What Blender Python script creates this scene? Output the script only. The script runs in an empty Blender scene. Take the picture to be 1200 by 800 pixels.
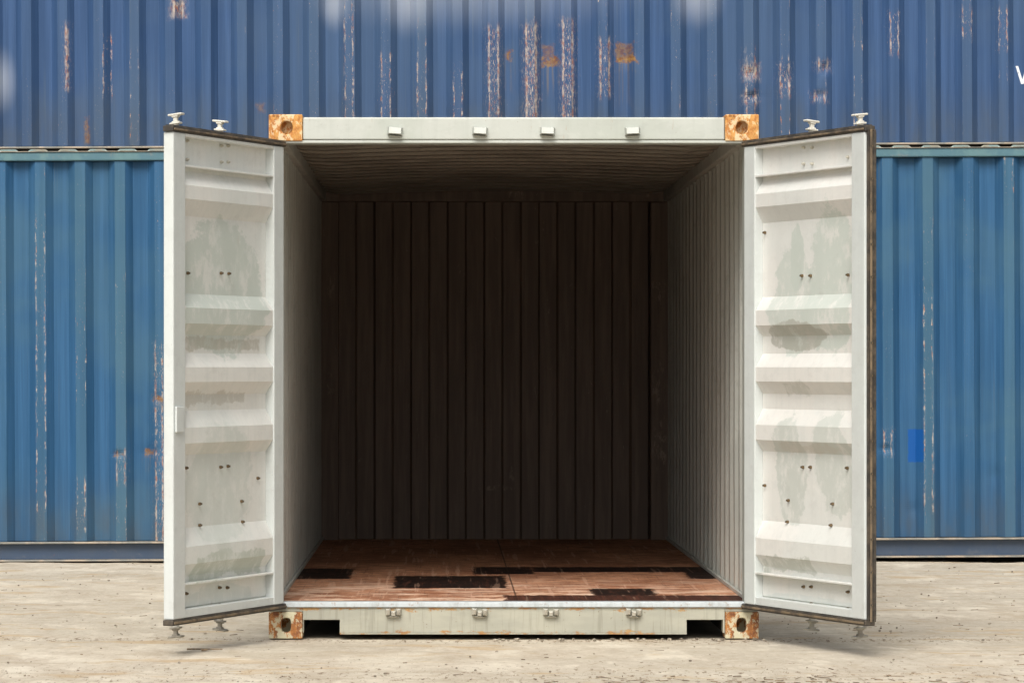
import bpy, bmesh, math, random
from mathutils import Vector, noise, Matrix
random.seed(7)
C = bpy.context.scene
COL = C.collection

# ------------------------------------------------------------------ camera, world, sun, exposure
F = 3793.0                       # focal length in photo pixels (1200 wide)
CAMX, CAMY, CAMZ = -0.357, -16.1, 1.34
cd = bpy.data.cameras.new('camera'); cam = bpy.data.objects.new('camera', cd); COL.objects.link(cam)
cam.location = (CAMX, CAMY, CAMZ); cam.rotation_euler = (math.radians(90), 0, 0)
cd.sensor_width = 36; cd.lens = 36*F/1200
cd.shift_x = 82/1200; cd.shift_y = 32/1200
cd.clip_end = 2000
C.camera = cam

SUN_EL, SUN_AZ = math.radians(49), math.radians(13)      # azimuth measured behind the camera, towards the left
w = bpy.data.worlds.new('World'); C.world = w; w.use_nodes = True
nt = w.node_tree; nt.nodes.clear()
sky = nt.nodes.new('ShaderNodeTexSky'); sky.sky_type = 'NISHITA'; sky.sun_disc = False
sky.sun_elevation = SUN_EL; sky.sun_rotation = math.pi+SUN_AZ
sky.dust_density = 6; sky.air_density = 1.0; sky.ozone_density = 1
hs = nt.nodes.new('ShaderNodeHueSaturation'); hs.inputs['Saturation'].default_value = 0.24
bg = nt.nodes.new('ShaderNodeBackground'); bg.inputs['Strength'].default_value = 0.125
wo = nt.nodes.new('ShaderNodeOutputWorld')
nt.links.new(sky.outputs[0], hs.inputs['Color']); nt.links.new(hs.outputs[0], bg.inputs[0]); nt.links.new(bg.outputs[0], wo.inputs[0])
sd = bpy.data.lights.new('sun', 'SUN'); sun = bpy.data.objects.new('sun', sd); COL.objects.link(sun)
sd.energy = 2.0; sd.angle = math.radians(30); sd.color = (1.0, 0.955, 0.885)
dvec = Vector((-math.sin(SUN_AZ)*math.cos(SUN_EL), -math.cos(SUN_AZ)*math.cos(SUN_EL), math.sin(SUN_EL)))
sun.rotation_euler = dvec.to_track_quat('Z', 'Y').to_euler()
sun.location = (0, -5, 12)
C.view_settings.view_transform = 'Standard'; C.view_settings.look = 'None'
C.view_settings.exposure = 0.24; C.view_settings.gamma = 1.0; C.view_settings.use_curve_mapping = False
C.render.engine = 'CYCLES'
C.cycles.max_bounces = 8; C.cycles.diffuse_bounces = 4

# ------------------------------------------------------------------ shader helper
class G:
    def __init__(s, name):
        s.m = bpy.data.materials.new(name); s.m.use_nodes = True
        s.t = s.m.node_tree; s.t.nodes.clear()
        s.out = s.t.nodes.new('ShaderNodeOutputMaterial')
        s.b = s.t.nodes.new('ShaderNodeBsdfPrincipled')
        s.t.links.new(s.b.outputs[0], s.out.inputs[0])
        s.tc = s.t.nodes.new('ShaderNodeTexCoord')
    def put(s, sock, v):
        if isinstance(v, (int, float)): sock.default_value = v
        elif isinstance(v, tuple): sock.default_value = v if len(v) == len(sock.default_value) else v+(1,)
        else: s.t.links.new(v, sock)
    def M(s, op, a, b=0.0, c=None, clamp=False):
        n = s.t.nodes.new('ShaderNodeMath'); n.operation = op; n.use_clamp = clamp
        s.put(n.inputs[0], a); s.put(n.inputs[1], b)
        if c is not None: s.put(n.inputs[2], c)
        return n.outputs[0]
    def add(s, a, b): return s.M('ADD', a, b)
    def mul(s, a, b): return s.M('MULTIPLY', a, b)
    def sub(s, a, b): return s.M('SUBTRACT', a, b)
    def mx(s, a, b): return s.M('MAXIMUM', a, b)
    def mn(s, a, b): return s.M('MINIMUM', a, b)
    def xyz(s, src=None):
        n = s.t.nodes.new('ShaderNodeSeparateXYZ'); s.put(n.inputs[0], src or s.tc.outputs['Object']); return n.outputs
    def vec(s, x, y, z):
        n = s.t.nodes.new('ShaderNodeCombineXYZ')
        for i, v in enumerate((x, y, z)): s.put(n.inputs[i], v)
        return n.outputs[0]
    def noise(s, scale=(1, 1, 1), detail=4, rough=.55, off=0.0, src=None, dist=0.0):
        mp = s.t.nodes.new('ShaderNodeMapping'); s.put(mp.inputs[0], src or s.tc.outputs['Object'])
        mp.inputs['Scale'].default_value = scale; mp.inputs['Location'].default_value = (off, off*1.7, off*.6)
        n = s.t.nodes.new('ShaderNodeTexNoise'); s.t.links.new(mp.outputs[0], n.inputs['Vector'])
        n.inputs['Scale'].default_value = 1; n.inputs['Detail'].default_value = detail
        n.inputs['Roughness'].default_value = rough; n.inputs['Distortion'].default_value = dist
        return n.outputs[0]
    def white(s, v):
        n = s.t.nodes.new('ShaderNodeTexWhiteNoise'); n.noise_dimensions = '1D'; s.put(n.inputs['W'], v); return n.outputs[0]
    def ramp(s, v, lo, hi, a=0.0, b=1.0):
        n = s.t.nodes.new('ShaderNodeMapRange'); n.interpolation_type = 'SMOOTHSTEP'
        s.put(n.inputs[0], v); s.put(n.inputs[1], lo); s.put(n.inputs[2], hi); s.put(n.inputs[3], a); s.put(n.inputs[4], b)
        return n.outputs[0]
    def mix(s, f, a, b, mode='MIX'):
        n = s.t.nodes.new('ShaderNodeMix'); n.data_type = 'RGBA'; n.blend_type = mode
        s.put(n.inputs[0], f); s.put(n.inputs[6], a); s.put(n.inputs[7], b); return n.outputs[2]
    def box(s, x, z, cx, cz, hx, hz, soft=.01, jit=None):
        d = s.mx(s.sub(s.M('ABSOLUTE', s.sub(x, cx)), hx), s.sub(s.M('ABSOLUTE', s.sub(z, cz)), hz))
        if jit is not None: d = s.add(d, jit)
        return s.ramp(d, soft, -soft)
    def ell(s, x, z, cx, cz, rx, rz, soft=.15, jit=None):
        a = s.M('DIVIDE', s.sub(x, cx), rx); b = s.M('DIVIDE', s.sub(z, cz), rz)
        d = s.M('SQRT', s.add(s.mul(a, a), s.mul(b, b)))
        if jit is not None: d = s.add(d, jit)
        return s.ramp(d, 1+soft, 1-soft)
    def done(s, col, rough=.5, bump=None, bs=.3, bd=.01, metal=0.0, spec=None):
        s.put(s.b.inputs['Base Color'], col); s.put(s.b.inputs['Roughness'], rough); s.b.inputs['Metallic'].default_value = metal
        if spec is not None: s.b.inputs['Specular IOR Level'].default_value = spec
        if bump is not None:
            n = s.t.nodes.new('ShaderNodeBump'); n.inputs['Strength'].default_value = bs; n.inputs['Distance'].default_value = bd
            s.put(n.inputs['Height'], bump); s.t.links.new(n.outputs[0], s.b.inputs['Normal'])
        return s.m

# photo pixel -> world
BD = 22.5; BS = F/BD
def bX(px): return (px-518)/BS + CAMX
def bZ(py): return CAMZ + (432-py)/BS
Y_BACK = CAMY + BD      # 6.4 : face of the blue stack

# ------------------------------------------------------------------ materials
def blue_paint(name, base, warm, z0, heavy=(), rust=(), pale=(), bluebox=(), letter=None, chip=1.0):
    """painted corrugated steel; UV u = corrugation count, v = height"""
    g = G(name)
    X, Y, Z = g.xyz()[0:3]
    uv = g.xyz(g.tc.outputs['UV']); u = uv[0]
    col_id = g.M('FLOOR', u); fr = g.M('FRACT', u)
    rnd = g.white(col_id); rnd2 = g.white(g.add(col_id, 57.3))
    outer = g.ramp(g.M('ABSOLUTE', g.sub(fr, .14)), .17, .13)          # outward flat
    edge = g.mx(g.ramp(g.M('ABSOLUTE', g.sub(fr, .02)), .05, .01), g.ramp(g.M('ABSOLUTE', g.sub(fr, .265)), .05, .01))
    streak = g.noise((22, 0, .5), 5, .6, 1.3)
    fine = g.noise((170, 0, 2.2), 3, .6, 4.3)
    cloud = g.noise((.9, 1, 1.1), 4, .6, 8)
    c = g.mix(g.ramp(streak, .35, .68), base, tuple(min(1, v*1.30+.006) for v in base))
    c = g.mix(g.mul(g.ramp(fine, .42, .62), .22), c, tuple(v*.72 for v in base))
    c = g.mix(g.mul(g.ramp(cloud, .42, .66), .38), c, warm)
    c = g.mix(g.mul(outer, g.mul(rnd2, .50)), c, warm)
    # chalked, dusty lower edge
    low = g.ramp(Z, z0+.55, z0+.02)
    c = g.mix(g.mul(low, g.ramp(g.noise((9, 0, 2.4), 5, .6, 3), .35, .75, .15, .65)), c, (.075, .09, .10))
    # drip runs
    drip = g.mul(g.ramp(g.noise((75, 0, .55), 4, .6, 12), .60, .72), g.ramp(g.noise((3, 0, 1.0), 3, .5, 15), .48, .62))
    c = g.mix(g.mul(drip, .45), c, (.10, .13, .15))
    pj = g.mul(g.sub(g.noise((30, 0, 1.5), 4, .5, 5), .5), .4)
    for (cx, cz, rx, rz, k) in pale:  # soft glare blooms on the wall, painted into the colour as pale ovals
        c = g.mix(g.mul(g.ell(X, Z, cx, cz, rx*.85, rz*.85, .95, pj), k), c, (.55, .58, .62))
    jit = g.mul(g.sub(g.noise((40, 5, 28), 5, .7, 2), .5), .05)
    # general chips: long vertical dashes on the ridge edges
    gate = g.ramp(g.noise((.0, 0, .75), 3, .6, 0, src=g.vec(0, 0, g.add(Z, g.mul(rnd, 31)))), .50, .60)
    gate = g.mul(gate, g.M('GREATER_THAN', rnd2, .30))
    dash = g.ramp(g.noise((110, 0, 14), 5, .72, 21), .585, .63)
    tiny = g.ramp(g.noise((150, 0, 60), 4, .7, 31), .66, .70)
    chips = g.mul(g.mul(edge, gate), dash)
    chips = g.mx(chips, g.mul(g.mul(outer, tiny), g.ramp(g.noise((1.5, 0, 1.2), 3, .5, 41), .45, .6)))
    chips = g.mul(chips, chip)
    # noises shared by every scrape, so that the shader stays small
    N2 = g.noise((170, 0, 26), 6, .80, 3); N3 = g.noise((70, 0, 16), 6, .75, 9)
    wob_ = g.mul(g.sub(g.noise((60, 0, 26), 4, .7, 5), .5), .020); N4 = g.noise((26, 0, 3.5), 3, .6, 11)
    jit2 = g.mul(jit, 2.0)
    for (cx, cz, hx, hz, k) in heavy:
        dxa = g.M('ABSOLUTE', g.sub(X, cx)); ax = g.add(g.M('ABSOLUTE', g.sub(dxa, hx*.80)), wob_)
        ed = g.mul(g.ramp(ax, .0075+.003*k, .003), g.ramp(N4, .40-.2*k, .56-.2*k))
        wear_ = g.mx(g.ramp(N2, .650-.085*k, .665-.085*k), g.mul(g.ramp(N3, .53-.075*k, .55-.075*k), ed))
        chips = g.mx(chips, g.mul(g.box(X, Z, cx, cz, hx, hz, .05, jit2), wear_))
    chipcol = g.mix(g.ramp(g.noise((60, 0, 30), 4, .6, 51), .45, .62), (.60, .49, .39), (.42, .17, .08))
    c = g.mix(g.mul(chips, .92), c, chipcol)
    if rust:
        rj = g.mul(g.sub(g.noise((24, 5, 22), 5, .7, 6), .5), .09)
        rr = g.mix(g.ramp(g.noise((40, 5, 40), 5, .7, 66), .40, .62), (.20, .075, .018), (.30, .17, .05))
        rn = g.ramp(g.noise((45, 5, 40), 6, .75, 91), .36, .50, .25, 1.0); rs_ = g.ramp(g.noise((70, 0, 1.5), 4, .6, 71), .45, .62)
        rj2 = g.mul(rj, 1.3)
    for (cx, cz, hx, hz, k) in rust:
        c = g.mix(g.mul(g.mul(g.box(X, Z, cx, cz, hx, hz, .016, rj2), rn), k), c, rr)
        c = g.mix(g.mul(g.mul(g.box(X, Z, cx, cz-hz*3.0, hx*.8, hz*3.0, .05, rj), rs_), .38*k), c, (.20, .15, .07))
    for (cx, cz, hx, hz) in bluebox:
        c = g.mix(g.mul(g.box(X, Z, cx, cz, hx, hz, .006, g.mul(jit, .5)), .9), c, (.008, .085, .32))
    if letter:
        lx, lz, lh = letter; st = lh*.30; m = None
        for k in range(4):
            t = g.M('DIVIDE', g.sub(lz+lh/2, Z), lh)
            sl = st if k % 2 == 0 else -st
            x0 = lx + (k//2)*2*st + (0 if k % 2 == 0 else 2*st)
            d = g.M('ABSOLUTE', g.sub(X, g.add(g.mul(t, sl), x0)))
            mm = g.ramp(d, lh*.085, lh*.06)
            m = mm if m is None else g.mx(m, mm)
        m = g.mul(m, g.ramp(g.M('ABSOLUTE', g.sub(Z, lz)), lh/2+.003, lh/2-.003))
        c = g.mix(g.mul(m, g.ramp(g.noise((60, 5, 60), 4, .7, 81), .34, .42)), c, (.72, .74, .76))
    bh = g.add(g.mul(chips, -.5), g.mul(g.noise((5, 5, 3), 4, .5, 9), .8))
    r = g.add(g.ramp(cloud, .3, .7, .42, .56), g.mul(chips, .3))
    return g.done(c, r, bh, .22, .012, spec=.16)

def white_paint(name, base=(.60, .60, .56), alt=(.48, .51, .47), rustk=.35, patches=(), dirt=.4, sc=1.0, use='xz', bottomdirt=None):
    g = G(name)
    X, Y, Z = g.xyz()[0:3]
    n1 = g.noise((2.1*sc, 2.1*sc, 1.3*sc), 5, .6, 2)
    n2 = g.noise((30, 30, 1.2), 4, .6, 5)
    c = g.mix(g.ramp(n1, .44, .60), base, alt)
    c = g.mix(g.mul(g.ramp(n2, .45, .70), .18), c, tuple(v*.80 for v in alt))
    n5 = g.noise((9, 9, 13), 6, .75, 51)
    c = g.mix(g.mul(g.ramp(n5, .54, .60), .22), c, tuple(v*.84 for v in alt))
    c = g.mix(g.mul(g.ramp(n5, .42, .37), .25), c, tuple(min(.8, v*1.12) for v in base))
    j = g.mul(g.sub(g.noise((4, 4, 6), 6, .72, 7), .5), 1.25)
    for (kind, cx, cz, rx, rz, colr, k) in patches:
        if kind == 'e': m = g.ell(X, Z, cx, cz, rx, rz, .05, j)
        else: m = g.box(X, Z, cx, cz, rx, rz, .006, g.mul(j, .12))
        m = g.mul(m, g.ramp(g.noise((11, 11, 7), 6, .75, cx*5+cz*3), .36, .52, .25, 1.0))
        c = g.mix(g.mul(m, k), c, colr)
    gr = g.noise((7, 7, 9), 6, .7, 14)
    c = g.mix(g.mul(g.ramp(gr, .55, .75), dirt), c, (.25, .23, .19))
    sp = g.ramp(g.noise((60, 60, 55), 4, .65, 19), .70, .735)
    c = g.mix(g.mul(sp, rustk*1.6), c, (.17, .085, .04))
    rs = g.mul(g.ramp(g.noise((26, 26, 4), 6, .75, 23), .63, .70), rustk)
    c = g.mix(rs, c, (.33, .17, .06))
    bump = g.add(g.mul(n1, .3), g.mul(g.noise((11, 11, 11), 5, .6, 29), .5))
    return g.done(c, g.ramp(gr, .4, .7, .42, .62), bump, .22, .008)

def rusty(name, paint, rust1, rust2, amount):
    g = G(name); X, Y, Z = g.xyz()[0:3]
    n = g.noise((13, 13, 8), 7, .72, 3); n2 = g.noise((38, 38, 30), 6, .7, 8)
    r = g.mix(g.ramp(n2, .38, .62), rust1, rust2)
    r = g.mix(g.mul(g.ramp(g.noise((60, 60, 22), 5, .7, 31), .56, .64), .7), r, (.12, .04, .012))
    c = g.mix(g.ramp(n, .62-amount*.30, .64-amount*.30), paint, r)
    n6 = g.noise((34, 34, 26), 6, .75, 61)
    c = g.mix(g.mul(g.ramp(n6, .54, .57), .85), c, tuple(v*1.05 for v in paint))
    c = g.mix(g.mul(g.ramp(n6, .42, .36), .8 if amount < .59 or 'flak' in name else .35), c, (.14, .05, .018))
    return g.done(c, .78, g.add(n, g.mul(n2, .5)), .5, .006)

GREY = (.50, .545, .50)
M = {}
M['door_left'] = white_paint('door_paint_left', (.68, .68, .645), (.63, .65, .62), .10, [
    ('e', .60, 1.72, .46, .33, GREY, .95), ('b', .60, 1.46, .42, .03, (.36, .33, .26), .5), ('b', .55, .40, .36, .06, (.42, .46, .40), .8),
    ('e', .62, .78, .34, .28, (.50, .54, .50), .55), ('b', .7, 1.20, .36, .025, (.42, .40, .34), .55), ('e', .62, .23, .40, .08, (.52, .56, .53), .6)], .14)
M['door_right'] = white_paint('door_paint_right', (.68, .67, .635), (.64, .65, .62), .10, [
    ('e', .78, 1.75, .23, .36, GREY, .9), ('e', .42, 1.68, .20, .27, GREY, .8), ('e', .45, 1.88, .07, .16, GREY, .9), ('e', .45, 1.50, .26, .07, (.36, .36, .31), .75),
    ('e', .40, .86, .15, .26, (.49, .52, .48), .8), ('e', .82, .88, .19, .24, (.50, .53, .49), .8), ('b', .38, .385, .24, .035, (.43, .45, .40), .8), ('b', .48, 1.245, .13, .03, (.46, .47, .42), .6), ('b', .6, .96, .30, .02, (.50, .47, .41), .5), ('e', .6, .22, .5, .03, (.55, .59, .57), .7)], .14)
M['stile'] = white_paint('stile_paint', (.565, .60, .585), (.55, .575, .56), .20, [], .12)
M['inside'] = white_paint('inner_wall_paint', (.49, .50, .46), (.43, .44, .405), .5, [], .45)
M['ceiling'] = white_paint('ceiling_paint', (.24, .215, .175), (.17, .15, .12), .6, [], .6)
M['frame'] = white_paint('frame_paint', (.47, .49, .45), (.42, .445, .40), .45, [], .25)
M['keeper'] = white_paint('keeper_paint', (.56, .54, .47), (.42, .40, .34), .6, [], .6, 8)
M['cam'] = white_paint('cam_paint', (.66, .64, .57), (.55, .54, .48), .5, [], .5, 8)
M['cast_top'] = rusty('rusty_casting_orange', (.66, .52, .32), (.44, .165, .035), (.60, .31, .085), .60)
M['cast_low'] = rusty('rusty_casting_flaking', (.52, .48, .33), (.42, .17, .04), (.22, .08, .03), .44)
M['cam_low'] = white_paint('worn_cam_paint', (.36, .34, .28), (.24, .22, .18), .6, [], .7, 8)
M['outside'] = white_paint('outer_wall_paint', (.50, .52, .47), (.44, .46, .41), .4, [], .3)

def m_sill():
    g = G('sill_paint'); X, Y, Z = g.xyz()[0:3]
    n = g.noise((3, 3, 9), 5, .6, 2); st = g.noise((60, 60, 3), 5, .65, 5)
    c = g.mix(g.ramp(n, .4, .65), (.40, .39, .315), (.34, .335, .275))
    c = g.mix(g.mul(g.ramp(st, .50, .68), .55), c, (.23, .22, .17))
    sp = g.ramp(g.noise((48, 48, 40), 5, .7, 55), .66, .70)
    c = g.mix(g.mul(sp, .8), c, (.13, .07, .035))
    n3 = g.noise((13, 13, 34), 7, .76, 9)
    up = g.ramp(Z, .120, .155); lo = g.ramp(Z, .052, .03)
    rm = g.mul(g.ramp(g.add(n3, g.mul(g.mx(up, g.mul(lo, .8)), .17)), .645, .70), .9)
    c = g.mix(rm, c, g.mix(g.ramp(g.noise((50, 50, 50), 5, .7, 12), .4, .6), (.36, .15, .04), (.44, .26, .09)))
    return g.done(c, .6, g.add(g.mul(n3, .6), g.mul(rm, -.4)), .4, .006)
M['sill'] = m_sill()
def m_threshold():
    g = G('threshold_metal'); n = g.noise((14, 40, 5), 6, .7, 2)
    c = g.mix(g.ramp(n, .42, .66), (.50, .545, .56), (.38, .41, .41))
    c = g.mix(g.mul(g.ramp(g.noise((30, 30, 30), 5, .7, 7), .60, .66), .5), c, (.26, .15, .08))
    return g.done(c, .45, n, .2, .004)
M['threshold'] = m_threshold()
def m_gasket():
    g = G('rubber_gasket'); n = g.noise((12, 12, 12), 6, .7, 2)
    c = g.mix(g.ramp(n, .4, .62), (.030, .026, .022), (.085, .068, .048))
    return g.done(c, .6, n, .4, .004)
M['gasket'] = m_gasket()
def m_gridge():
    g = G('rubber_gasket_lip'); n = g.noise((10, 10, 6), 6, .7, 3)
    c = g.mix(g.ramp(n, .4, .62), (.19, .14, .085), (.07, .054, .040))
    return g.done(c, .65, n, .3, .004)
M['ridge'] = m_gridge()
def m_bolt():
    g = G('rusty_bolt'); n = g.noise((60, 60, 60), 4, .7, 2)
    return g.done(g.mix(g.ramp(n, .42, .6), (.07, .062, .05), (.20, .13, .06)), .5, n, .3, .002, .3)
M['bolt'] = m_bolt()
M['bolt_white'] = white_paint('painted_bolt', (.56, .54, .46), (.40, .37, .30), .3, [], .4, 8)
g = G('dark_steel_underside'); M['under'] = g.done(g.mix(g.ramp(g.noise((6, 6, 6), 4, .6), .4, .6), (.02, .018, .015), (.035, .028, .02)), .8)
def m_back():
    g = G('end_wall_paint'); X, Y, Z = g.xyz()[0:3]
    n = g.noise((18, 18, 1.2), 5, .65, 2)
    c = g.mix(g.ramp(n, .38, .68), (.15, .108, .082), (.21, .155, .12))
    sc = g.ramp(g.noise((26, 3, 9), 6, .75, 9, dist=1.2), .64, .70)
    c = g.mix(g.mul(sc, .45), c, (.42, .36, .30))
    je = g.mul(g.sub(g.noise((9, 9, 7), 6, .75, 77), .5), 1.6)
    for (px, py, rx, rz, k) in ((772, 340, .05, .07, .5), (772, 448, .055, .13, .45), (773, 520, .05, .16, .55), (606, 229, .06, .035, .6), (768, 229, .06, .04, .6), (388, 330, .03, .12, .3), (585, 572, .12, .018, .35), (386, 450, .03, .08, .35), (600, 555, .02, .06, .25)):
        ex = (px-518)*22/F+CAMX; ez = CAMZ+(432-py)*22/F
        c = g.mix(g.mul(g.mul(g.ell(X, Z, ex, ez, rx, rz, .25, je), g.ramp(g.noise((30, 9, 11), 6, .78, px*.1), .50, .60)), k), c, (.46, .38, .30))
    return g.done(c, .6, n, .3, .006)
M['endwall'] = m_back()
def m_floor():
    g = G('container_plywood'); X, Y, Z = g.xyz()[0:3]
    # plywood boards 1.16 x 2.4 with seams, patched with dark planks
    grain = g.noise((7.0, 26, 5), 7, .78, 2, dist=.4)
    cross = g.noise((85, 1.6, 5), 6, .75, 6)
    big = g.noise((1.5, 1.0, 1), 5, .6, 9)
    c = g.mix(g.ramp(grain, .36, .66), (.29, .115, .055), (.72, .38, .225))
    c = g.mix(g.mul(g.ramp(big, .42, .60), .5), c, (.17, .06, .03))
    mott = g.noise((11, 19, 1), 7, .8, 61)
    c = g.mix(g.mul(g.ramp(mott, .50, .60), .6), c, (.13, .048, .026))
    c = g.mix(g.mul(g.ramp(mott, .45, .38), .5), c, (.72, .42, .27))
    c = g.mix(g.mul(g.ramp(cross, .54, .68), .55), c, (.10, .038, .024))
    wear = g.mul(g.ramp(g.noise((3.5, 9, 1), 6, .75, 16), .48, .58), g.ramp(Y, 2.4, .2))
    c = g.mix(g.mul(wear, .85), c, (.78, .58, .44))
    spots = g.ramp(g.noise((3.2, 5.0, 1), 4, .6, 26), .66, .70)
    c = g.mix(g.mul(spots, .5), c, (.60, .40, .29))
    j = g.mul(g.sub(g.noise((16, 12, 1), 6, .75, 33), .5), .16)
    P = [(-1.4, -.866, 1.80, 2.72), (-.619, -.008, 1.04, 2.05), (-.178, .17, 2.20, 2.87), (.16, 1.3, 2.39, 2.87), (1.02, 1.3, 1.8, 2.88), (.416, .75, .48, 1.0), (-.038, 1.3, .04, .50)]
    pm = None
    for x0, x1, y0, y1 in P:
        q = g.box(X, Y, (x0+x1)/2, (y0+y1)/2, (x1-x0)/2, (y1-y0)/2, .010, j)
        pm = q if pm is None else g.mx(pm, q)
    dk = g.mix(g.ramp(g.noise((60, 5, 1), 6, .75, 44), .50, .72), (.014, .008, .006), (.10, .036, .022))
    front = g.ramp(Y, .60, .40)
    dk = g.mix(g.mul(front, g.ramp(cross, .40, .65, .25, .8)), dk, (.11, .040, .026))
    c = g.mix(pm, c, dk)
    # thin pale scratches, mostly along the loading direction
    def scr(ang, sc, off, th):
        r = g.t.nodes.new('ShaderNodeMapping'); g.put(r.inputs[0], g.tc.outputs['Object']); r.inputs['Rotation'].default_value = (0, 0, ang)
        r.inputs['Scale'].default_value = (sc*.45, .8, 1); r.inputs['Location'].default_value = (off, off*.7, 0)
        n = g.t.nodes.new('ShaderNodeTexNoise'); g.t.links.new(r.outputs[0], n.inputs['Vector']); n.inputs['Scale'].default_value = 1; n.inputs['Detail'].default_value = 3
        return g.ramp(n.outputs[0], th-.055, th-.035)
    s_ = g.mx(scr(.10, 60, 3, .70), g.mx(scr(-.22, 48, 13, .71), scr(.35, 40, 23, .72)))
    c = g.mix(g.mul(s_, g.sub(.5, g.mul(pm, .32))), c, (.60, .38, .27))
    seam = g.M('ABSOLUTE', g.sub(g.M('FRACT', g.M('DIVIDE', g.add(Y, .3), 1.22)), .5))
    sm = g.ramp(seam, .497, .4995)
    sx = g.ramp(g.M('ABSOLUTE', g.sub(X, .02)), .006, .003)
    c = g.mix(g.mul(g.mx(sm, sx), .75), c, (.03, .015, .01))
    return g.done(c, g.ramp(grain, .3, .7, .55, .75), g.add(grain, g.mul(pm, -.6)), .3, .004, spec=.15)
M['floor'] = m_floor()
def m_ground():
    g = G('dusty_yard_ground')
    n1 = g.noise((.35, .5, 1), 6, .65, 2); n2 = g.noise((2.6, 1.7, 1), 7, .7, 5); n3 = g.noise((26, 13, 8), 7, .75, 9)
    c = g.mix(g.ramp(n2, .36, .66), (.45, .385, .30), (.585, .525, .425))
    c = g.mix(g.mul(g.ramp(n1, .42, .60), .6), c, (.42, .375, .30))
    c = g.mix(g.mul(g.ramp(n3, .50, .66), .35), c, (.66, .60, .49))
    c = g.mix(g.mul(g.ramp(n3, .45, .32), .5), c, (.27, .21, .14))
    n4 = g.noise((3.4, 2.0, 3), 6, .62, 35)
    c = g.mix(g.mul(g.ramp(n4, .55, .68), .42), c, (.36, .285, .19))
    c = g.mix(g.mul(g.ramp(n4, .46, .36), .5), c, (.68, .62, .51))
    X, Y, Z = g.xyz()[0:3]
    band = g.ramp(g.M('ABSOLUTE', g.sub(Y, g.add(-.02, g.mul(g.sub(g.noise((.8, 0, 0), 3, .6, 3), .5), .5)))), .30, .02)
    front = g.ramp(Y, -.6, -1.9)
    dd = g.noise((34, 9, 10), 6, .78, 15)
    thr = g.sub(g.sub(.652, g.mul(band, .115)), g.mul(front, .085))
    deb = g.ramp(dd, thr, g.add(thr, .03))
    c = g.mix(g.mul(deb, .8), c, (.16, .105, .06))
    st = g.mul(g.ramp(g.noise((1.3, 3.2, 1), 5, .65, 23), .56, .66), .6)
    tr = g.mul(g.ramp(g.noise((.5, 7.5, 1), 5, .6, 43), .55, .64), .35)
    c = g.mix(tr, c, (.36, .30, .215))
    c = g.mix(st, c, (.44, .31, .165))
    return g.done(c, .9, g.add(g.mul(n2, .5), g.add(g.mul(n3, .45), n4)), .6, .02, spec=.2)
M['ground'] = m_ground()
g = G('stones'); M['stone'] = g.done(g.mix(g.ramp(g.noise((25, 25, 25), 3, .6), .4, .6), (.14, .115, .085), (.42, .37, .29)), .9)
g = G('dry_wood'); M['wood'] = g.done(g.mix(g.ramp(g.noise((30, 30, 30), 3, .6), .4, .6), (.10, .07, .045), (.24, .17, .10)), .85)

UPZ = 2.887
uflat = [67.7+42.13*n for n in range(-20, 12)] + [573.3+42.7*n for n in range(0, 40)]
lflat = [42.7+46.7*n for n in range(-20, 4)] + [229.7+47.43*n for n in range(0, 45)]
def hv(px0, px1, y0, y1, k, off): return ((bX(px0)+bX(px1))/2, (bZ(y0)+bZ(y1))/2-off, (bX(px1)-bX(px0))/2, (bZ(y0)-bZ(y1))/2, k)
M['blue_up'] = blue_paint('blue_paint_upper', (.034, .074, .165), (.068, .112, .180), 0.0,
    heavy=[hv(572, 586, 32, 140, 1.0, UPZ), hv(616, 630, 30, 150, 1.35, UPZ), hv(659, 673, 25, 150, 1.2, UPZ), hv(703, 716, 48, 112, 1.0, UPZ), hv(403, 415, 0, 140, .35, UPZ),
           hv(446, 459, 65, 140, .55, UPZ), hv(488, 501, 70, 140, .35, UPZ), hv(531, 543, 78, 140, .35, UPZ), hv(1043, 1055, 18, 66, .6, UPZ), hv(874, 887, 60, 138, .45, UPZ), hv(203, 215, 0, 15, 2.0, UPZ), hv(874, 888, 79, 91, 1.9, UPZ), hv(873, 888, 113, 121, 1.3, UPZ), hv(959, 972, 75, 81, 1.3, UPZ), hv(954, 968, 112, 118, 1.2, UPZ), hv(914, 927, 80, 110, 1.0, UPZ), hv(120, 131, 40, 110, .3, UPZ), hv(77, 80, 28, 100, 1.0, UPZ), hv(1128, 1141, 15, 45, .5, UPZ), hv(1171, 1182, 15, 60, .5, UPZ), hv(916, 926, 70, 112, .3, UPZ)],
    rust=[(bX(596), bZ(64)-UPZ, .018, .040, .9), (bX(646), bZ(72)-UPZ, .06, .03, .8), (bX(643), bZ(60)-UPZ, .035, .05, .5), (bX(732), bZ(62)-UPZ, .055, .06, .6), (bX(735), bZ(70)-UPZ, .06, .012, .9), (bX(101), bZ(150)-UPZ, .012, .09, .6), (bX(306), bZ(126)-UPZ, .02, .03, .4)],
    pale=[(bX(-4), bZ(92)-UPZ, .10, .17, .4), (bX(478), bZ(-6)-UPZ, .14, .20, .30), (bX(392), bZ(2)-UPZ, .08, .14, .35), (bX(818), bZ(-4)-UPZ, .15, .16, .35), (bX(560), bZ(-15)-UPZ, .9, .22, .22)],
    letter=(bX(1194), bZ(90)-UPZ, .125))
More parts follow.
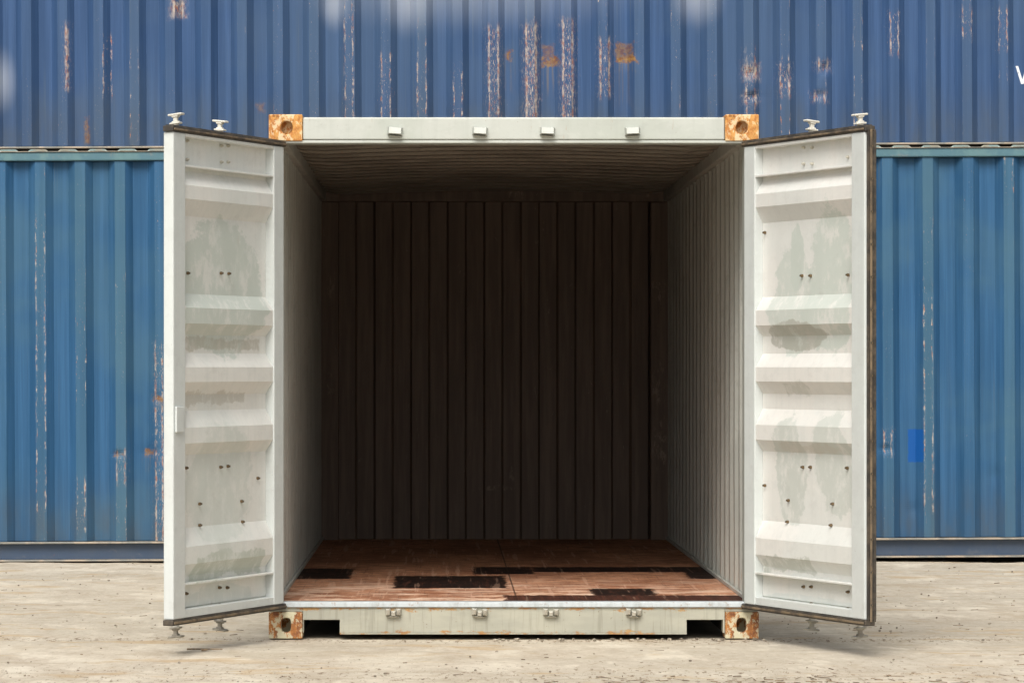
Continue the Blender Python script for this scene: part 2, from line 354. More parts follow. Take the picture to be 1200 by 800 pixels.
M['blue_low'] = blue_paint('blue_paint_lower', (.026, .088, .182), (.072, .148, .192), .15,
    heavy=[hv(42, 55, 250, 600, .15, .02), hv(182, 192, 400, 640, .8, .02), hv(136, 148, 525, 560, .7, .02), hv(1083, 1095, 330, 600, .15, .02), hv(1036, 1047, 505, 530, .6, .02), hv(89, 101, 560, 615, .3, .02)],
    rust=[(bX(186), bZ(466), .03, .012, .9), (bX(176), bZ(529), .03, .02, .8), (bX(140), bZ(531), .03, .006, .8)],
    bluebox=[((bX(1066)+bX(1083))/2, (bZ(506)+bZ(545))/2, .05, .115)], chip=.9)
M['rail_low'] = white_paint('blue_rail_paint', (.07, .16, .20), (.10, .20, .22), .8, [], .5, 3)
M['rail_base'] = white_paint('blue_base_rail_paint', (.040, .068, .12), (.05, .075, .12), .4, [], .4, 2)
M['lip'] = white_paint('worn_lip_paint', (.36, .30, .23), (.20, .20, .18), .9, [], .5, 4)
M['crest'] = white_paint('roof_crest_paint', (.30, .42, .42), (.42, .40, .32), .6, [], .4, 4)

# ------------------------------------------------------------------ mesh helpers
def link(name, bm, mat, parent=None, smooth=False, bevel=0.0, label=None):
    me = bpy.data.meshes.new(name); bm.normal_update(); bm.to_mesh(me); bm.free()
    o = bpy.data.objects.new(name, me); COL.objects.link(o)
    for m_ in (mat if isinstance(mat, list) else [mat]): me.materials.append(m_)
    if smooth:
        for p in me.polygons: p.use_smooth = True
    if bevel:
        b = o.modifiers.new('bevel', 'BEVEL'); b.width = bevel; b.segments = 2; b.limit_method = 'ANGLE'; b.angle_limit = math.radians(35)
    if parent: o.parent = parent
    if label: o['label'] = label
    return o
def bx(bm, x0, x1, y0, y1, z0, z1):
    vs = [bm.verts.new(p) for p in ((x0, y0, z0), (x1, y0, z0), (x1, y1, z0), (x0, y1, z0), (x0, y0, z1), (x1, y0, z1), (x1, y1, z1), (x0, y1, z1))]
    fs = [bm.faces.new([vs[i] for i in f]) for f in ((0, 3, 2, 1), (4, 5, 6, 7), (0, 1, 5, 4), (1, 2, 6, 5), (2, 3, 7, 6), (3, 0, 4, 7))]
    return vs
def box_obj(name, dims, mat, parent, bevel=.003, label=None):
    bm = bmesh.new(); bx(bm, *dims); return link(name, bm, mat, parent, bevel=bevel, label=label)
def cyl(bm, c, r, d, axis='y', n=12, r2=None):
    R = Matrix.Rotation(math.radians(90), 4, 'X') if axis == 'y' else (Matrix.Rotation(math.radians(90), 4, 'Y') if axis == 'x' else Matrix())
    bmesh.ops.create_cone(bm, cap_ends=True, segments=n, radius1=r, radius2=r if r2 is None else r2, depth=d, matrix=Matrix.Translation(c) @ R)
def empty(name, loc, label, cat, group=None):
    o = bpy.data.objects.new(name, None); COL.objects.link(o); o.location = loc; o['label'] = label; o['category'] = cat
    if group: o['group'] = group
    o.empty_display_size = .3
    return o

def corrugated(prof, z0, z1, rows, place, wob=.003, dents=(), uvk=True):
    """prof: list of (along, depth, u). place(along, depth, z) -> xyz"""
    bm = bmesh.new(); uvl = bm.loops.layers.uv.new('UVMap')
    grid = []
    for i in range(rows+1):
        z = z0+(z1-z0)*i/rows; r = []
        for (a, d, u) in prof:
            k = wob*(noise.noise(Vector((a*1.3, z*1.1, 3.1)))*.8+noise.noise(Vector((a*5, z*2.3, 9.1)))*.35)
            for (da, dz, ra, rz, dep) in dents:
                q = ((a-da)/ra)**2+((z-dz)/rz)**2
                if q < 6: k += dep*math.exp(-q*1.6)
            r.append((bm.verts.new(place(a, d+k, z)), u, z))
        grid.append(r)
    for i in range(rows):
        for j in range(len(prof)-1):
            q = [grid[i][j], grid[i][j+1], grid[i+1][j+1], grid[i+1][j]]
            f = bm.faces.new([v[0] for v in q])
            for l, v in zip(f.loops, q): l[uvl].uv = (v[1], v[2])
    return bm
def profile(starts, a0, a1, fo, sl, depth, sub=2):
    """outward flat of width fo starts at each start; returns points"""
    key = []
    for n in range(len(starts)-1):
        s, e = starts[n], starts[n+1]
        key += [(s, 0, n), (s+fo, 0, n+.28), (s+fo+sl, depth, n+.50), (e-sl, depth, n+.78)]
    out = []
    rad = .18
    for (p, q) in zip(key, key[1:]):
        for k in range(sub+1 if sub > 1 else 1):
            t = (0, rad*.5, 1-rad*.5)[k] if sub == 2 else k/max(1, sub)
            out.append(tuple(p[i]+(q[i]-p[i])*t for i in range(3)))
    res = []
    for p, q in zip(out, out[1:]):
        for e in (a0, a1):
            if p[0] < e < q[0]:
                t = (e-p[0])/(q[0]-p[0]); res.append(tuple(p[i]+(q[i]-p[i])*t for i in range(3)))
    res += [p for p in out if a0 <= p[0] <= a1]
    res.sort(key=lambda p: p[0])
    return res

# corner casting with a real opening in the front face
def casting_bm(w_, h_, d_, hx, hz, hw, hh, sq, cav=.13):
    """local: x 0..w, z 0..h, y 0..d ; hole centre hx,hz half sizes hw,hh on y=0 face, superellipse power sq"""
    bm = bmesh.new(); n = 32
    ring, out, ring2, ring3 = [], [], [], []
    for i in range(n):
        a = 2*math.pi*(i+.5)/n; ca, sa = math.cos(a), math.sin(a)
        r = (abs(ca)**sq+abs(sa)**sq)**(-1/sq)
        px, pz = hx+hw*r*ca, hz+hh*r*sa
        # outer rectangle point in the same direction
        tx = ((w_-hx)/ca if ca > 0 else -hx/ca) if abs(ca) > 1e-6 else 1e9
        tz = ((h_-hz)/sa if sa > 0 else -hz/sa) if abs(sa) > 1e-6 else 1e9
        t = min(tx, tz)
        ox, oz = hx+t*ca, hz+t*sa
        ring.append(bm.verts.new((px, 0, pz))); ring2.append(bm.verts.new((hx+(px-hx)*.94, .006, hz+(pz-hz)*.94))); ring3.append(bm.verts.new((hx+(px-hx)*.9, .034, hz+(pz-hz)*.9)))
        out.append([ox, oz])
    # snap nearest to the rectangle's corners
    for cxz in ((0, 0), (w_, 0), (w_, h_), (0, h_)):
        i = min(range(n), key=lambda k: (out[k][0]-cxz[0])**2+(out[k][1]-cxz[1])**2); out[i] = list(cxz)
    fo = [bm.verts.new((p[0], 0, p[1])) for p in out]; bo = [bm.verts.new((p[0], d_, p[1])) for p in out]
    for i in range(n):
        j = (i+1) % n
        bm.faces.new((ring[i], ring[j], fo[j], fo[i])); bm.faces.new((fo[i], fo[j], bo[j], bo[i]))
        bm.faces.new((ring[j], ring[i], ring2[i], ring2[j])); bm.faces.new((ring2[j], ring2[i], ring3[i], ring3[j]))
    # cavity behind the plate
    bm.faces.new(list(reversed(bo)))
    k = [bm.verts.new((hx+(v.co.x-hx)*1.35, .036, hz+(v.co.z-hz)*1.35)) for v in ring3]
    kb = [bm.verts.new((v.co.x, min(d_-.02, cav), v.co.z)) for v in k]
    for i in range(n):
        j = (i+1) % n
        bm.faces.new((ring3[j], ring3[i], k[i], k[j])); bm.faces.new((k[j], k[i], kb[i], kb[j]))
    bm.faces.new(kb)
    bmesh.ops.recalc_face_normals(bm, faces=bm.faces[:])
    return bm

# ------------------------------------------------------------------ GROUND
def axis_vals(dense0, dense1, step, far):
    v = []; x = dense0
    while x <= dense1: v.append(x); x += step
    s = step; x = dense1
    while x < far: s *= 1.35; x += s; v.append(x)
    s = step; x = dense0
    while x > -far: s *= 1.35; x -= s; v.insert(0, x)
    return v
gx = axis_vals(-5.0, 5.0, .04, 600); gy = axis_vals(-4.2, 7.0, .045, 600)
bm = bmesh.new(); rows = []
for y in gy:
    r = []
    for x in gx:
        inn = -6 < x < 6 and -6 < y < 8
        h = 0.0
        if inn:
            h = .008*noise.noise(Vector((x*.6, y*.8, 1)))+.006*noise.noise(Vector((x*3, y*2.2, 5)))+.004*noise.noise(Vector((x*11, y*7, 8)))
            if -1.3 < x < 1.3 and -.3 < y < 6.3: h = min(h, -.002)
        r.append(bm.verts.new((x, y, h-.004)))
    rows.append(r)
for i in range(len(gy)-1):
    for j in range(len(gx)-1): bm.faces.new((rows[i][j], rows[i][j+1], rows[i+1][j+1], rows[i+1][j]))
gr = link('ground', bm, M['ground'], smooth=True); gr['kind'] = 'structure'

# loose grit and splinters
bm = bmesh.new()
def pebble(x, y, r, fl=.6):
    m = Matrix.Translation((x, y, r*fl*.5)) @ Matrix.Rotation(random.random()*6.3, 4, 'Z') @ Matrix.Diagonal((r*random.uniform(.7, 1.5), r*random.uniform(.6, 1.2), r*fl, 1))
    bmesh.ops.create_icosphere(bm, subdivisions=1, radius=1, matrix=m)
for _ in range(1500):
    x = random.uniform(-3.6, 4.2); y = random.uniform(-3.0, 6.2)
    if -1.27 < x < 1.27 and y > -.05: continue
    if noise.noise(Vector((x*.9, y*.7, 2))) + random.uniform(-.3, .5) < 0: continue
    pebble(x, y, random.choice((.002, .003, .003, .004, .005, .008)))
for _ in range(45): pebble(random.uniform(-.1, 1.2)+random.gauss(0, .1), -.06-abs(random.gauss(0, .05)), random.uniform(.006, .012))
s1 = link('loose_grit', bm, M['stone']); s1['kind'] = 'stuff'; s1['label'] = 'loose grit and small stones scattered over the dusty ground'; s1['category'] = 'gravel'
bm = bmesh.new()
def sliver(bm, x, y, L, wd, a, z=.004):
    m = Matrix.Translation((x, y, z)) @ Matrix.Rotation(a, 4, 'Z') @ Matrix.Diagonal((L, wd, wd*.7, 1))
    bmesh.ops.create_cube(bm, size=1, matrix=m)
for _ in range(300):
    x = random.uniform(-3.6, 4.2); y = random.uniform(-3.0, 4.5)
    if -1.27 < x < 1.27 and y > -.05: continue
    sliver(bm, x, y, random.choice((.012, .02, .02, .03, .055)), random.uniform(.002, .0045), random.uniform(0, 3.1), .0015)
for _ in range(150):
    x = random.gauss(1.0, .55); y = -2.25+random.gauss(0, .16)
    sliver(bm, x, y, random.choice((.02, .03, .04, .09)), random.uniform(.002, .005), random.uniform(0, 3.1), .002)
s2 = link('wood_litter', bm, M['wood']); s2['kind'] = 'stuff'; s2['label'] = 'dry wood splinters and bark bits littering the yard ground'; s2['category'] = 'litter'
# the thin stick in front of the left door
bm = bmesh.new(); L_ = .17; pts = 9
prev = None
for k in range(pts):
    t = k/(pts-1); r_ = .0042*(1-.4*t)
    ring = [bm.verts.new((-L_/2+L_*t, math.cos(a)*r_+.006*math.sin(t*4), .012+math.sin(a)*r_)) for a in [2*math.pi*i/7 for i in range(7)]]
    if prev:
        for i in range(7): bm.faces.new((prev[i], prev[(i+1) % 7], ring[(i+1) % 7], ring[i]))
    else: bm.faces.new(ring)
    prev = ring
bm.faces.new(list(reversed(prev)))
cyl(bm, (.0, -.015, .010), .007, .03, 'x', 6, .003)
tw = link('stick', bm, M['wood']); d_t = F*CAMZ/(763-432); tw.location = ((240-518)*d_t/F+CAMX, CAMY+d_t, 0)
tw['label'] = 'thin dark stick lying on the ground in front of the left open door'; tw['category'] = 'stick'

# ------------------------------------------------------------------ BLUE STACK (two 40 ft high-cube containers)
XA, XB, DP = -6.05, 6.14, 2.438
def castings(root, x0, x1, y0, y1, z0, z1, mat):
    for (x, z) in ((x0, z0), (x1-.178, z0), (x0, z1-.118), (x1-.178, z1-.118)):
        for (yy, fl) in ((y0, 1), (y1, -1)):
            bm = casting_bm(.178, .118, .162, .089, .059, .030, .040, 2.6)
            if fl < 0:
                for v in bm.verts: v.co.y = -v.co.y
                bmesh.ops.reverse_faces(bm, faces=bm.faces[:])
            o = link('corner_casting', bm, mat, root, bevel=.006); o.location = (x, yy, z)
def blue_container(loc, label, flats, mat, top, kind, dents):
    root = empty('shipping_container', loc, label, 'shipping container', 'blue shipping containers stacked behind the white one')
    root.rotation_euler = (0, -.0046, 0)
    sts = [bX(p) for p in flats]
    a0, a1 = XA+.17, XB-.17
    H = top
    if kind == 'low': zl, zh, fo, sl, dp = .150, 2.789, .072, .050, .054
    else: zl, zh, fo, sl, dp = .014, 2.80, .067, .046, .052
    pr = profile(sts, a0, a1, fo, sl, dp)
    rows_ = 200
    bm = corrugated(pr, zl, zh, rows_, lambda a, d, z: (a, d+.012, z), .004, dents)
    link('side_wall', bm, mat, root)
    bm = corrugated(pr, zl, zh, 4, lambda a, d, z: (a, DP-d-.012, z)); bmesh.ops.reverse_faces(bm, faces=bm.faces[:])
    link('side_wall', bm, mat, root)
    rail_top = M['rail_low'] if kind == 'low' else mat
    for yy, sg in ((0, 1), (DP, -1)):
        def yb(a, b): return (min(yy+sg*a, yy+sg*b), max(yy+sg*a, yy+sg*b))
        y0_, y1_ = yb(-.002, .06)
        o = box_obj('top_rail', (a0, a1, y0_, y1_, zh+.003, H-.027 if kind == 'low' else H-.02), rail_top, root, .008)
        if kind == 'low':
            lip = box_obj('rail_lip', (a0, a1, *yb(-.012, .03), H-.0265, H-.022), M['lip'], o, .002)
            bm = bmesh.new()
            bx(bm, a0, a1, *yb(.035, .05), .024, .130)       # web
            link('bottom_rail', bm, M['rail_base'], root)
            br = box_obj('bottom_rail_flange', (a0, a1, *yb(-.014, .05), .133, .146), M['lip'], root, .003)
            box_obj('bottom_rail_flange', (a0, a1, *yb(-.010, .05), .010, .022), M['lip'], root, .003)
        else:
            box_obj('bottom_rail', (a0, a1, *yb(-.006, .06), -.002, .010), M['lip'], root, .002)
            box_obj('sill_web', (a0, a1, *yb(.095, .11), .0, .16), M['under'], root, 0)
    # roof sheet, corrugated across; its crests show above the top rail
    bm = bmesh.new(); key = []
    x = bX(11.7)-.207*30
    while x < a1:
        key += [(x-.050, H-.006), (x+.050, H-.006), (x+.072, H-.024), (x+.135, H-.024)]; x += .207
    key = [k for k in key if a0 < k[0] < a1]
    pv = None
    for (x, z) in key:
        cur = [bm.verts.new((x, .004, z-.012)), bm.verts.new((x, .004, z)), bm.verts.new((x, DP-.004, z)), bm.verts.new((x, DP-.004, z-.012))]
        if pv:
            for i in range(3): bm.faces.new((pv[i], cur[i], cur[i+1], pv[i+1]))
        pv = cur
    link('roof', bm, M['crest'] if kind == 'low' else mat, root)
    if kind == 'low': box_obj('roof_gap_web', (a0, a1, .05, .07, H-.06, H+.0), M['under'], root, 0)
    # ends
    for xe, sg in ((XA, 1), (XB, -1)):
        st = [.16+.278*i for i in range(10)]
        p2 = profile(st, .16, DP-.16, .07, .068, .04)
        bm = corrugated(p2, .15, zh, 3, lambda a, d, z: (xe+sg*(d+.02), a, z))
        link('end_wall', bm, mat, root)
        for y0_ in (0.002, DP-.162): box_obj('corner_post', (min(xe+sg*.002, xe+sg*.168), max(xe+sg*.002, xe+sg*.168), y0_, y0_+.16, .12, H-.12), mat, root, .01)
        box_obj('end_rail', (min(xe+sg*.004, xe+sg*.09), max(xe+sg*.004, xe+sg*.09), .17, DP-.17, .012, .147), mat, root, .006)
        box_obj('end_rail', (min(xe+sg*.004, xe+sg*.09), max(xe+sg*.004, xe+sg*.09), .17, DP-.17, zh+.003, H-.02), mat, root, .006)
    castings(root, XA, XB, 0, DP, 0, H, mat)
    box_obj('underframe', (a0, a1, .1, DP-.1, .03, .12), M['under'], root, 0)
    return root
dn_up = [(bX(880), bZ(87)-UPZ, .05, .045, .026), (bX(882), bZ(114)-UPZ, .05, .035, .030), (bX(923), bZ(92)-UPZ, .03, .09, .026), (bX(967), bZ(82)-UPZ, .04, .05, .028), (bX(962), bZ(113)-UPZ, .04, .035, .026), (bX(640), bZ(60)-UPZ, .25, .2, .010), (bX(735), bZ(66)-UPZ, .08, .08, .012)]
dn_lo = [(bX(140), bZ(531), .04, .03, .024), (bX(184), bZ(466), .035, .05, .014), (bX(178), bZ(528), .04, .05, .014), (bX(1040), bZ(529), .04, .035, .030), (bX(1090), bZ(345), .045, .06, .008), (bX(1075), bZ(600), .05, .06, .008), (bX(1170), bZ(560), .05, .07, .008)]
blue_container((0, Y_BACK, .006), 'bright blue corrugated container standing on the ground behind the open white one', lflat, M['blue_low'], 2.880, 'low', dn_lo)
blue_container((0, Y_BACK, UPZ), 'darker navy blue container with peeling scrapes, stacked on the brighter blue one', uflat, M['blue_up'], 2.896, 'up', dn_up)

# ------------------------------------------------------------------ WHITE CONTAINER
W2 = 1.219; LEN = 6.06; FZ = .18
root = empty('shipping_container', (0, 0, 0), 'white shipping container in front with both doors swung wide open and an empty wooden floor', 'shipping container')
# castings
for (x, z, mat, hx, lab) in ((-W2, 2.472, 'cast_top', .090, 'orange rusty upper corner casting'), (W2-.168, 2.472, 'cast_top', .084, 'orange rusty upper corner casting'),
                        (-W2, .0, 'cast_low', .086, 'flaking cream and rust lower corner casting'), (W2-.168, .0, 'cast_low', .082, 'flaking cream and rust lower corner casting')):
    bm = casting_bm(.168, .132, .178, hx, .066, .031 if z > 1 else .026, .035 if z > 1 else .038, 2.2 if z > 1 else 3.2, .055 if z > 1 else .13)
    o = link('corner_casting', bm, M[mat], root, bevel=.009, label=lab); o.location = (x, -.006, z)
    bm = casting_bm(.168, .132, .178, hx, .066, .03, .036, 2.4)
    for v in bm.verts: v.co.y = -v.co.y
    bmesh.ops.reverse_faces(bm, faces=bm.faces[:])
    o = link('corner_casting', bm, M['endwall'], root, bevel=.009); o.location = (x, LEN+.006, z)
# posts
for s in (-1, 1):
    xi, xo = 1.150, 1.214
    box_obj('corner_post', (min(s*xi, s*xo), max(s*xi, s*xo), .004, .150, .134, 2.470), M['frame'], root, .006)
    box_obj('corner_post', (min(s*1.06, s*xo), max(s*1.06, s*xo), LEN-.19, LEN-.004, .134, 2.470), M['endwall'], root, .006)
# header
bm = bmesh.new()
bx(bm, -1.049, 1.049, .0, .09, 2.478, 2.590)
link('door_header', bm, M['frame'], root, bevel=.007)
box_obj('header_lip', (-1.146, 1.146, .004, .13, 2.462, 2.4755), M['frame'], root, .002)
# sill with the two fork pockets
pk = [(-1.045, -.867), (.861, 1.040)]
bm = bmesh.new()
pl = [(-1.049, .028), (-1.0455, .028), (-1.0455, .093), (-.866, .093), (-.866, .028), (.860, .028), (.860, .093), (1.0405, .093), (1.0405, .028), (1.049, .028), (1.049, .154), (-1.049, .154)]
va = [bm.verts.new((x, 0, z)) for x, z in pl]; vb = [bm.verts.new((x, .10, z)) for x, z in pl]
bm.faces.new(va); bm.faces.new(list(reversed(vb)))
for i in range(len(pl)): bm.faces.new((va[i], vb[i], vb[(i+1) % len(pl)], va[(i+1) % len(pl)]))
bmesh.ops.recalc_face_normals(bm, faces=bm.faces[:])
link('door_sill', bm, M['sill'], root, bevel=.003)
box_obj('sill_flange', (-.866, .860, -.010, .02, .0215, .0275), M['sill'], root, .001)
for a, b in pk:
    bm = bmesh.new()
    bx(bm, a+.001, b-.001, .101, .9, .088, .092); bx(bm, a-.004, a, .101, .9, .03, .087); bx(bm, b, b+.004, .101, .9, .03, .087)
    link('fork_pocket', bm, M['under'], root)
box_obj('threshold_plate', (-1.149, 1.149, -.012, .075, .1555, FZ+.002), M['threshold'], root, .004)
# underframe / rails
for s in (-1, 1):
    bm = bmesh.new(); bx(bm, min(s*1.16, s*1.212), max(s*1.16, s*1.212), .18, LEN-.18, .03, .155); link('bottom_rail', bm, M['outside'], root, bevel=.005)
    bm = bmesh.new(); bx(bm, min(s*1.145, s*1.213), max(s*1.145, s*1.213), .152, LEN-.19, 2.476, 2.553); link('top_rail', bm, M['inside'], root, bevel=.008)
box_obj('underframe', (-1.15, 1.15, .95, LEN-.1, .04, .150), M['under'], root, 0)
# floor
box_obj('floor', (-1.2, 1.2, .078, LEN-.08, .158, FZ), M['floor'], root, 0)
for s in (-1, 1): box_obj('sill_end', (min(s*1.0495, s*1.205), max(s*1.0495, s*1.205), .003, .098, .1335, .1545), M['sill'], root, .002)
# walls
st = [.155+.278*i for i in range(-1, 24)]
pr = profile(st, .148, LEN-.17, .070, .068, .034)
for s in (-1, 1):
    bm = corrugated(pr, .157, 2.478, 24, lambda a, d, z: (s*(1.176+.034-d), a, z), .003)
    if s > 0: bmesh.ops.reverse_faces(bm, faces=bm.faces[:])
    link('side_wall', bm, M['inside'], root)
    # lashing ring bar pieces along the floor
    bm = bmesh.new(); bx(bm, min(s*1.160, s*1.174), max(s*1.160, s*1.174), .152, LEN-.19, FZ+.001, FZ+.020); link('floor_angle', bm, M['inside'], root, bevel=.002)
# end wall
def eX(px): return (px-518)/(F/(22.0))+CAMX
st = [eX(397+43.0*i) for i in range(-1, 12)]
pr = profile(st, -1.075, 1.075, .108, .016, .036)
bm = corrugated(pr, .157, 2.50, 16, lambda a, d, z: (a, LEN-.10+d, z), .003)
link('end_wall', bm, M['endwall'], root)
box_obj('end_header', (-1.058, 1.058, LEN-.17, LEN-.02, 2.476, 2.55), M['endwall'], root, .005)
box_obj('end_sill', (-1.058, 1.058, LEN-.072, LEN-.01, .03, .155), M['endwall'], root, .005)
# roof: corrugated across, cambered in the middle
bm = bmesh.new(); key = []; y = .14
while y < LEN-.16:
    key += [(y, 0), (y+.10, 0), (y+.110, -.018), (y+.20, -.018), (y+.30, 0)]; y += .31
key = [k for k in key if k[0] < LEN-.06]+[(LEN-.05, 0)]
key.insert(0, (.10, 0)); nx = 24; prev = None
for (y, dz) in key:
    row = []
    for i in range(nx+1):
        t = -1+2*i/nx; x = 1.205*t
        e = min(1, (1-abs(t))/.12)                      # flat margins at the rails
        cam_ = .034*(1-t*t)-.02 + .005*noise.noise(Vector((x*1.2, y*.9, 2)))
        row.append(bm.verts.new((x, y, 2.552+dz*e+cam_*e)))
    if prev:
        for i in range(nx): bm.faces.new((prev[i], row[i], row[i+1], prev[i+1]))
    prev = row
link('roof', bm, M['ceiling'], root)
box_obj('roof_header_plate', (-1.205, 1.205, .092, .150, 2.545, 2.560), M['inside'], root, .002)
# cam keepers
def keeper(px, top):
    X = (px-518)/235.6+CAMX; Z = (2.52 if top else .128)
    bm = bmesh.new(); w_ = .038
    # a cast block: flared cheeks with a tongue between
    def hexa(x0, x1, zt, zb, y0, y1t, y1b, inset):
        v = [bm.verts.new(p) for p in ((x0, y0, zb), (x1, y0, zb), (x1, y0, zt), (x0, y0, zt), (x0+inset, y1b, zb+.006), (x1-inset, y1b, zb+.006), (x1-inset, y1t, zt-.004), (x0+inset, y1t, zt-.004))]
        for f in ((0, 1, 2, 3), (7, 6, 5, 4), (0, 4, 5, 1), (1, 5, 6, 2), (2, 6, 7, 3), (3, 7, 4, 0)): bm.faces.new([v[i] for i in f])
    if top:
        hexa(-.038, .038, .020, -.020, .0, -.040, -.048, .008)
        hexa(-.030, .030, -.0205, -.030, .0, -.020, -.03, .004)
    else:
        hexa(-.040, -.012, .022, -.014, .0, -.046, -.030, .007)
        hexa(.012, .040, .022, -.014, .0, -.046, -.030, .007)
        hexa(-.0115, .0115, .010, -.020, .0, -.036, -.026, .002)
        hexa(-.030, .030, -.0145, -.026, .0, -.022, -.014, .006)
    bmesh.ops.recalc_face_normals(bm, faces=bm.faces[:])
    o = link('cam_keeper', bm, M['frame'] if top else M['keeper'], root, bevel=.008 if top else .004); o.location = (X, -.001, Z)
    o.rotation_euler = (0, random.uniform(-.07, .07), 0)
for px in (463, 562.5, 641.5, 741): keeper(px, True)
for px in (461, 562, 645.5, 742.5): keeper(px, False)

# doors ------------------------------------------------------------
DW, DT = 1.15, .053
TH = math.atan2(.916, .401)
def make_door(s, mat, label):
    """local x = hinge -> free edge, local y*si = towards the inside face"""
    door = bpy.data.objects.new('door', None)
    si = 1 if s < 0 else -1
    def Y(d): return -si*d                        # d = depth from the interior face towards the outside
    def B(bm, x0, x1, d0, d1, z0, z1): bx(bm, x0, x1, min(Y(d0), Y(d1)), max(Y(d0), Y(d1)), z0, z1)
    z0, z1 = .176, 2.440
    hs, fs, rd = .108, .120, .046
    # profile sheet of the panel
    P = [(z0+.045, rd), (.322, rd), (.350, rd), (.367, rd), (.425, .006), (.507, .006), (.593, rd), (.934, rd), (.991, .006), (1.065, .006), (1.143, rd), (1.217, rd), (1.278, .006), (1.348, .006), (1.414, rd),
         (1.50, rd), (1.553, .006), (1.627, .006), (1.693, rd), (2.058, rd), (2.136, .006), (2.20, .006), (2.268, rd), (2.284, rd), (z1-.014, rd)]
    bm = bmesh.new(); prev = None
    PP = []
    for (a, b) in zip(P, P[1:]):
        n = max(1, int((b[0]-a[0])/.03))
        for k in range(n): PP.append((a[0]+(b[0]-a[0])*k/n, a[1]+(b[1]-a[1])*k/n))
    PP.append(P[-1]); nu = 16
    for (z, d) in PP:
        row = []
        for i in range(nu+1):
            u = hs+.001+(DW-fs-hs-.002)*i/nu
            wv = .0035*noise.noise(Vector((u*2.2, z*2.0, s*5)))+.0015*noise.noise(Vector((u*8, z*8, s*9)))
            if i in (0, nu): wv = 0
            row.append(bm.verts.new((u, Y(d+wv), z)))
        if prev:
            for i in range(nu):
                q = (prev[i], prev[i+1], row[i+1], row[i]); bm.faces.new(q if si < 0 else tuple(reversed(q)))
        prev = row
    me = bpy.data.meshes.new('door'); bm.to_mesh(me); bm.free()
    door = bpy.data.objects.new('door', me); COL.objects.link(door); me.materials.append(mat); door.parent = root; door['label'] = label
    sm = door.modifiers.new('thick', 'SOLIDIFY'); sm.thickness = .003; sm.offset = -1
    bv = None
    # frame: stiles and rails
    bm = bmesh.new(); B(bm, 0, hs, 0, DT, z0, z1); link('hinge_stile', bm, M['stile'], door, bevel=.005)
    bm = bmesh.new(); B(bm, DW-fs, DW, 0, DT, z0, z1); link('lock_stile', bm, M['stile'], door, bevel=.006)
    bm = bmesh.new(); B(bm, hs+.001, DW-fs-.001, .002, DT-.002, z1-.016, z1-.001); link('top_rail', bm, mat, door, bevel=.002)
    bm = bmesh.new(); B(bm, hs+.001, DW-fs-.001, .003, DT-.002, z0+.001, z0+.040); link('bottom_rail', bm, M['stile'], door, bevel=.003)
    bm = bmesh.new(); B(bm, hs+.001, DW-fs-.001, .003, rd-.002, 2.284, 2.294); link('panel_ledge', bm, mat, door, bevel=.002)
    bm = bmesh.new(); B(bm, hs+.001, DW-fs-.001, .003, rd-.002, .328, .338); link('panel_ledge', bm, mat, door, bevel=.002)
    # rubber gasket round the door
    gks = [(-.02, DW+.012, -.004, .05, z1+.001, z1+.028), (-.02, DW+.012, -.004, .05, z0-.028, z0-.001)]
    if s > 0: gks.append((DW+.001, DW+.014, .009, DT+.004, z0-.0009, z1+.0009))
    for gg in gks:
        bm = bmesh.new(); B(bm, *gg); link('gasket', bm, M['gasket'], door, bevel=.004)
    lips = [(-.015, DW+.004, -.010, -.0045, z1+.008, z1+.017), (-.015, DW+.004, -.010, -.0045, z0-.020, z0-.009), (-.015, DW+.004, .006, .040, z1+.0285, z1+.033)]
    if s > 0: lips += [(DW+.0145, DW+.020, .020, .031, z0-.01, z1+.01), (DW+.0145, DW+.018, .042, .052, z0-.01, z1+.01), (DW+.0145, DW+.018, .009, .012, z0-.01, z1+.01)]
    for lp in lips:
        bm = bmesh.new(); B(bm, *lp); link('gasket_lip', bm, M['ridge'] if lp[0] < DW and z1 > lp[5]-.03 or lp[3] == .031 else M['gasket'], door, bevel=.002)
    if s > 0:
        scr_ = None
        for k in range(15):
            if scr_ is None:
                bm = bmesh.new(); cyl(bm, (0, 0, 0), .006, .004, 'x', 8); o = link('screw', bm, M['bolt'], door); scr_ = o.data
            else: o = bpy.data.objects.new('screw', scr_); COL.objects.link(o); o.parent = door
            o.location = (DW+.021, Y(.0255), z0+.07+k*.152)
    # outside: lock rods, handles, hinges; cams on the rod ends reach above and below the door
    for t in (.45, .84):
        u = DW*t; dR = DT+.034
        bm = bmesh.new(); cyl(bm, (u, Y(dR), (z0+z1)/2), .016, z1-z0+.10, 'z', 14)
        rod = link('lock_rod', bm, M['cam'], door, smooth=False)
        for zc, up in ((z1+.062, 1), (z0-.062, -1)):
            bm = bmesh.new()
            def CB(x0, x1, d0, d1, za, zb): B(bm, u+x0, u+x1, dR+d0, dR+d1, zc+min(za*up, zb*up), zc+max(za*up, zb*up))
            # H-shaped cam end: two jaws joined by a waist, seen across the door opening
            # H-shaped cam end: two jaws joined by a waist, seen across the door opening
            q0 = bx(bm, u-.010, u+.010, *sorted((Y(dR-.010), Y(dR+.010))), min(zc-.034*up, zc+.036*up), max(zc-.034*up, zc+.036*up))
            CB(-.021, .018, -.038, .035, .027, .037)
            CB(-.016, .020, -.029, .026, -.014, -.005)
            CB(-.015, .015, -.016, .016, .018, .030); CB(-.015, .015, -.017, .016, -.008, .002)
            for v in bm.verts: v.co.z += .10*(v.co.y-Y(dR))*(1 if t > .6 else -1)
            link('lock_cam', bm, M['cam'] if up > 0 else M['cam_low'], door, bevel=.0045)
        for zz in (.45, .95, 1.75, 2.2):
            bm = bmesh.new(); B(bm, u-.035, u+.035, DT+.001, DT+.052, zz-.03, zz+.03); link('rod_bracket', bm, M['keeper'], door, bevel=.006)
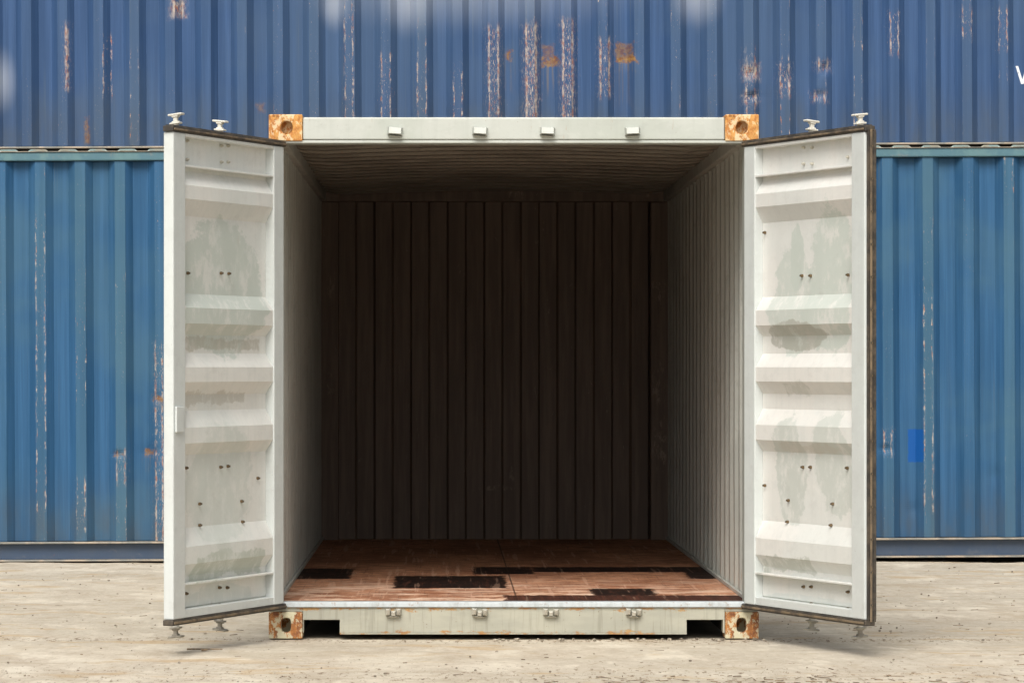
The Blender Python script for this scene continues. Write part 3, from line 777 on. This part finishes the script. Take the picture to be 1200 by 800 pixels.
    for t in (.45, .84):
        bm = bmesh.new(); B(bm, DW*t-.34, DW*t+.02, DT+.056, DT+.068, 1.10, 1.135); link('door_handle', bm, M['cam'], door, bevel=.004)
    for zz in (.35, .95, 1.65, 2.25):
        bm = bmesh.new(); B(bm, -.012, .14, DT+.001, DT+.012, zz-.05, zz+.05); link('hinge_blade', bm, M['frame'], door, bevel=.003)
    # outer skin so that the door has a back
    bm = bmesh.new(); B(bm, hs+.002, DW-fs-.002, DT-.004, DT-.001, z0+.02, z1-.02); link('outer_skin', bm, M['outside'], door)
    # bolts
    if s < 0:
        bl = [(258, 171), (266, 171), (258, 190), (266, 190), (218, 165), (218, 187), (219, 320), (258, 320), (267, 320.5), (217, 548), (257.5, 547), (266, 546), (301, 560),
              (233, 590), (282, 587), (233, 615), (283, 611), (256, 688), (265, 688), (256, 708), (265, 708), (217, 695), (216, 715)]
    else:
        bl = [(943, 173), (953, 173), (943, 192), (953, 192), (995, 184), (941, 323), (951, 323), (995, 322), (942, 547), (951, 547), (994, 548), (890, 568), (892, 273), (925, 586), (977, 590),
              (924, 611), (975, 615), (943, 687), (952, 687), (995, 693), (942, 707), (952, 707), (995, 713)]
    bme = None
    for (px, py) in bl:
        # intersect the view ray with the recessed panel to recover where on the door this bolt sits
        ux, uy = .401*s, -.916; nx_, ny_ = -s*.916, -.401       # along the door; towards the interior
        hx_, hy_ = s*1.142-nx_*rd, -.03-ny_*rd
        k = (px-518)/F; a = hx_-CAMX; b = hy_-CAMY
        u = (k*b-a)/(ux-k*uy)
        dist = b+u*uy; z = CAMZ+(432-py)*dist/F
        mt_ = M['bolt_white'] if py < 200 else M['bolt']
        if bme is None or bme.materials[0] != mt_:
            bm = bmesh.new(); cyl(bm, (0, 0, 0), .0075, .010, 'y', 6); cyl(bm, (0, si*.006, 0), .0050, .010, 'y', 8)
            o = link('bolt', bm, mt_, door); bme = o.data
        else:
            o = bpy.data.objects.new('bolt', bme); COL.objects.link(o); o.parent = door
        o.location = (min(max(u, hs+.03), DW-fs-.02), si*(-rd+.006), z)
    # small handle tab on the free stile of the left door
    if s < 0:
        bm = bmesh.new(); B(bm, DW-.082, DW-.012, -.011, -.001, 1.045, 1.165); link('stile_plate', bm, M['stile'], door, bevel=.003)
    ang = math.atan2(-.916, s*.401)
    door.location = (s*1.142, -.03, 0); door.rotation_euler = (0, 0, ang)
    return door
make_door(-1, M['door_left'], 'left door, open, with an arched grey-green repaint patch and white free edge')
make_door(1, M['door_right'], 'right door, open, with dark rubber gasket down its free edge')
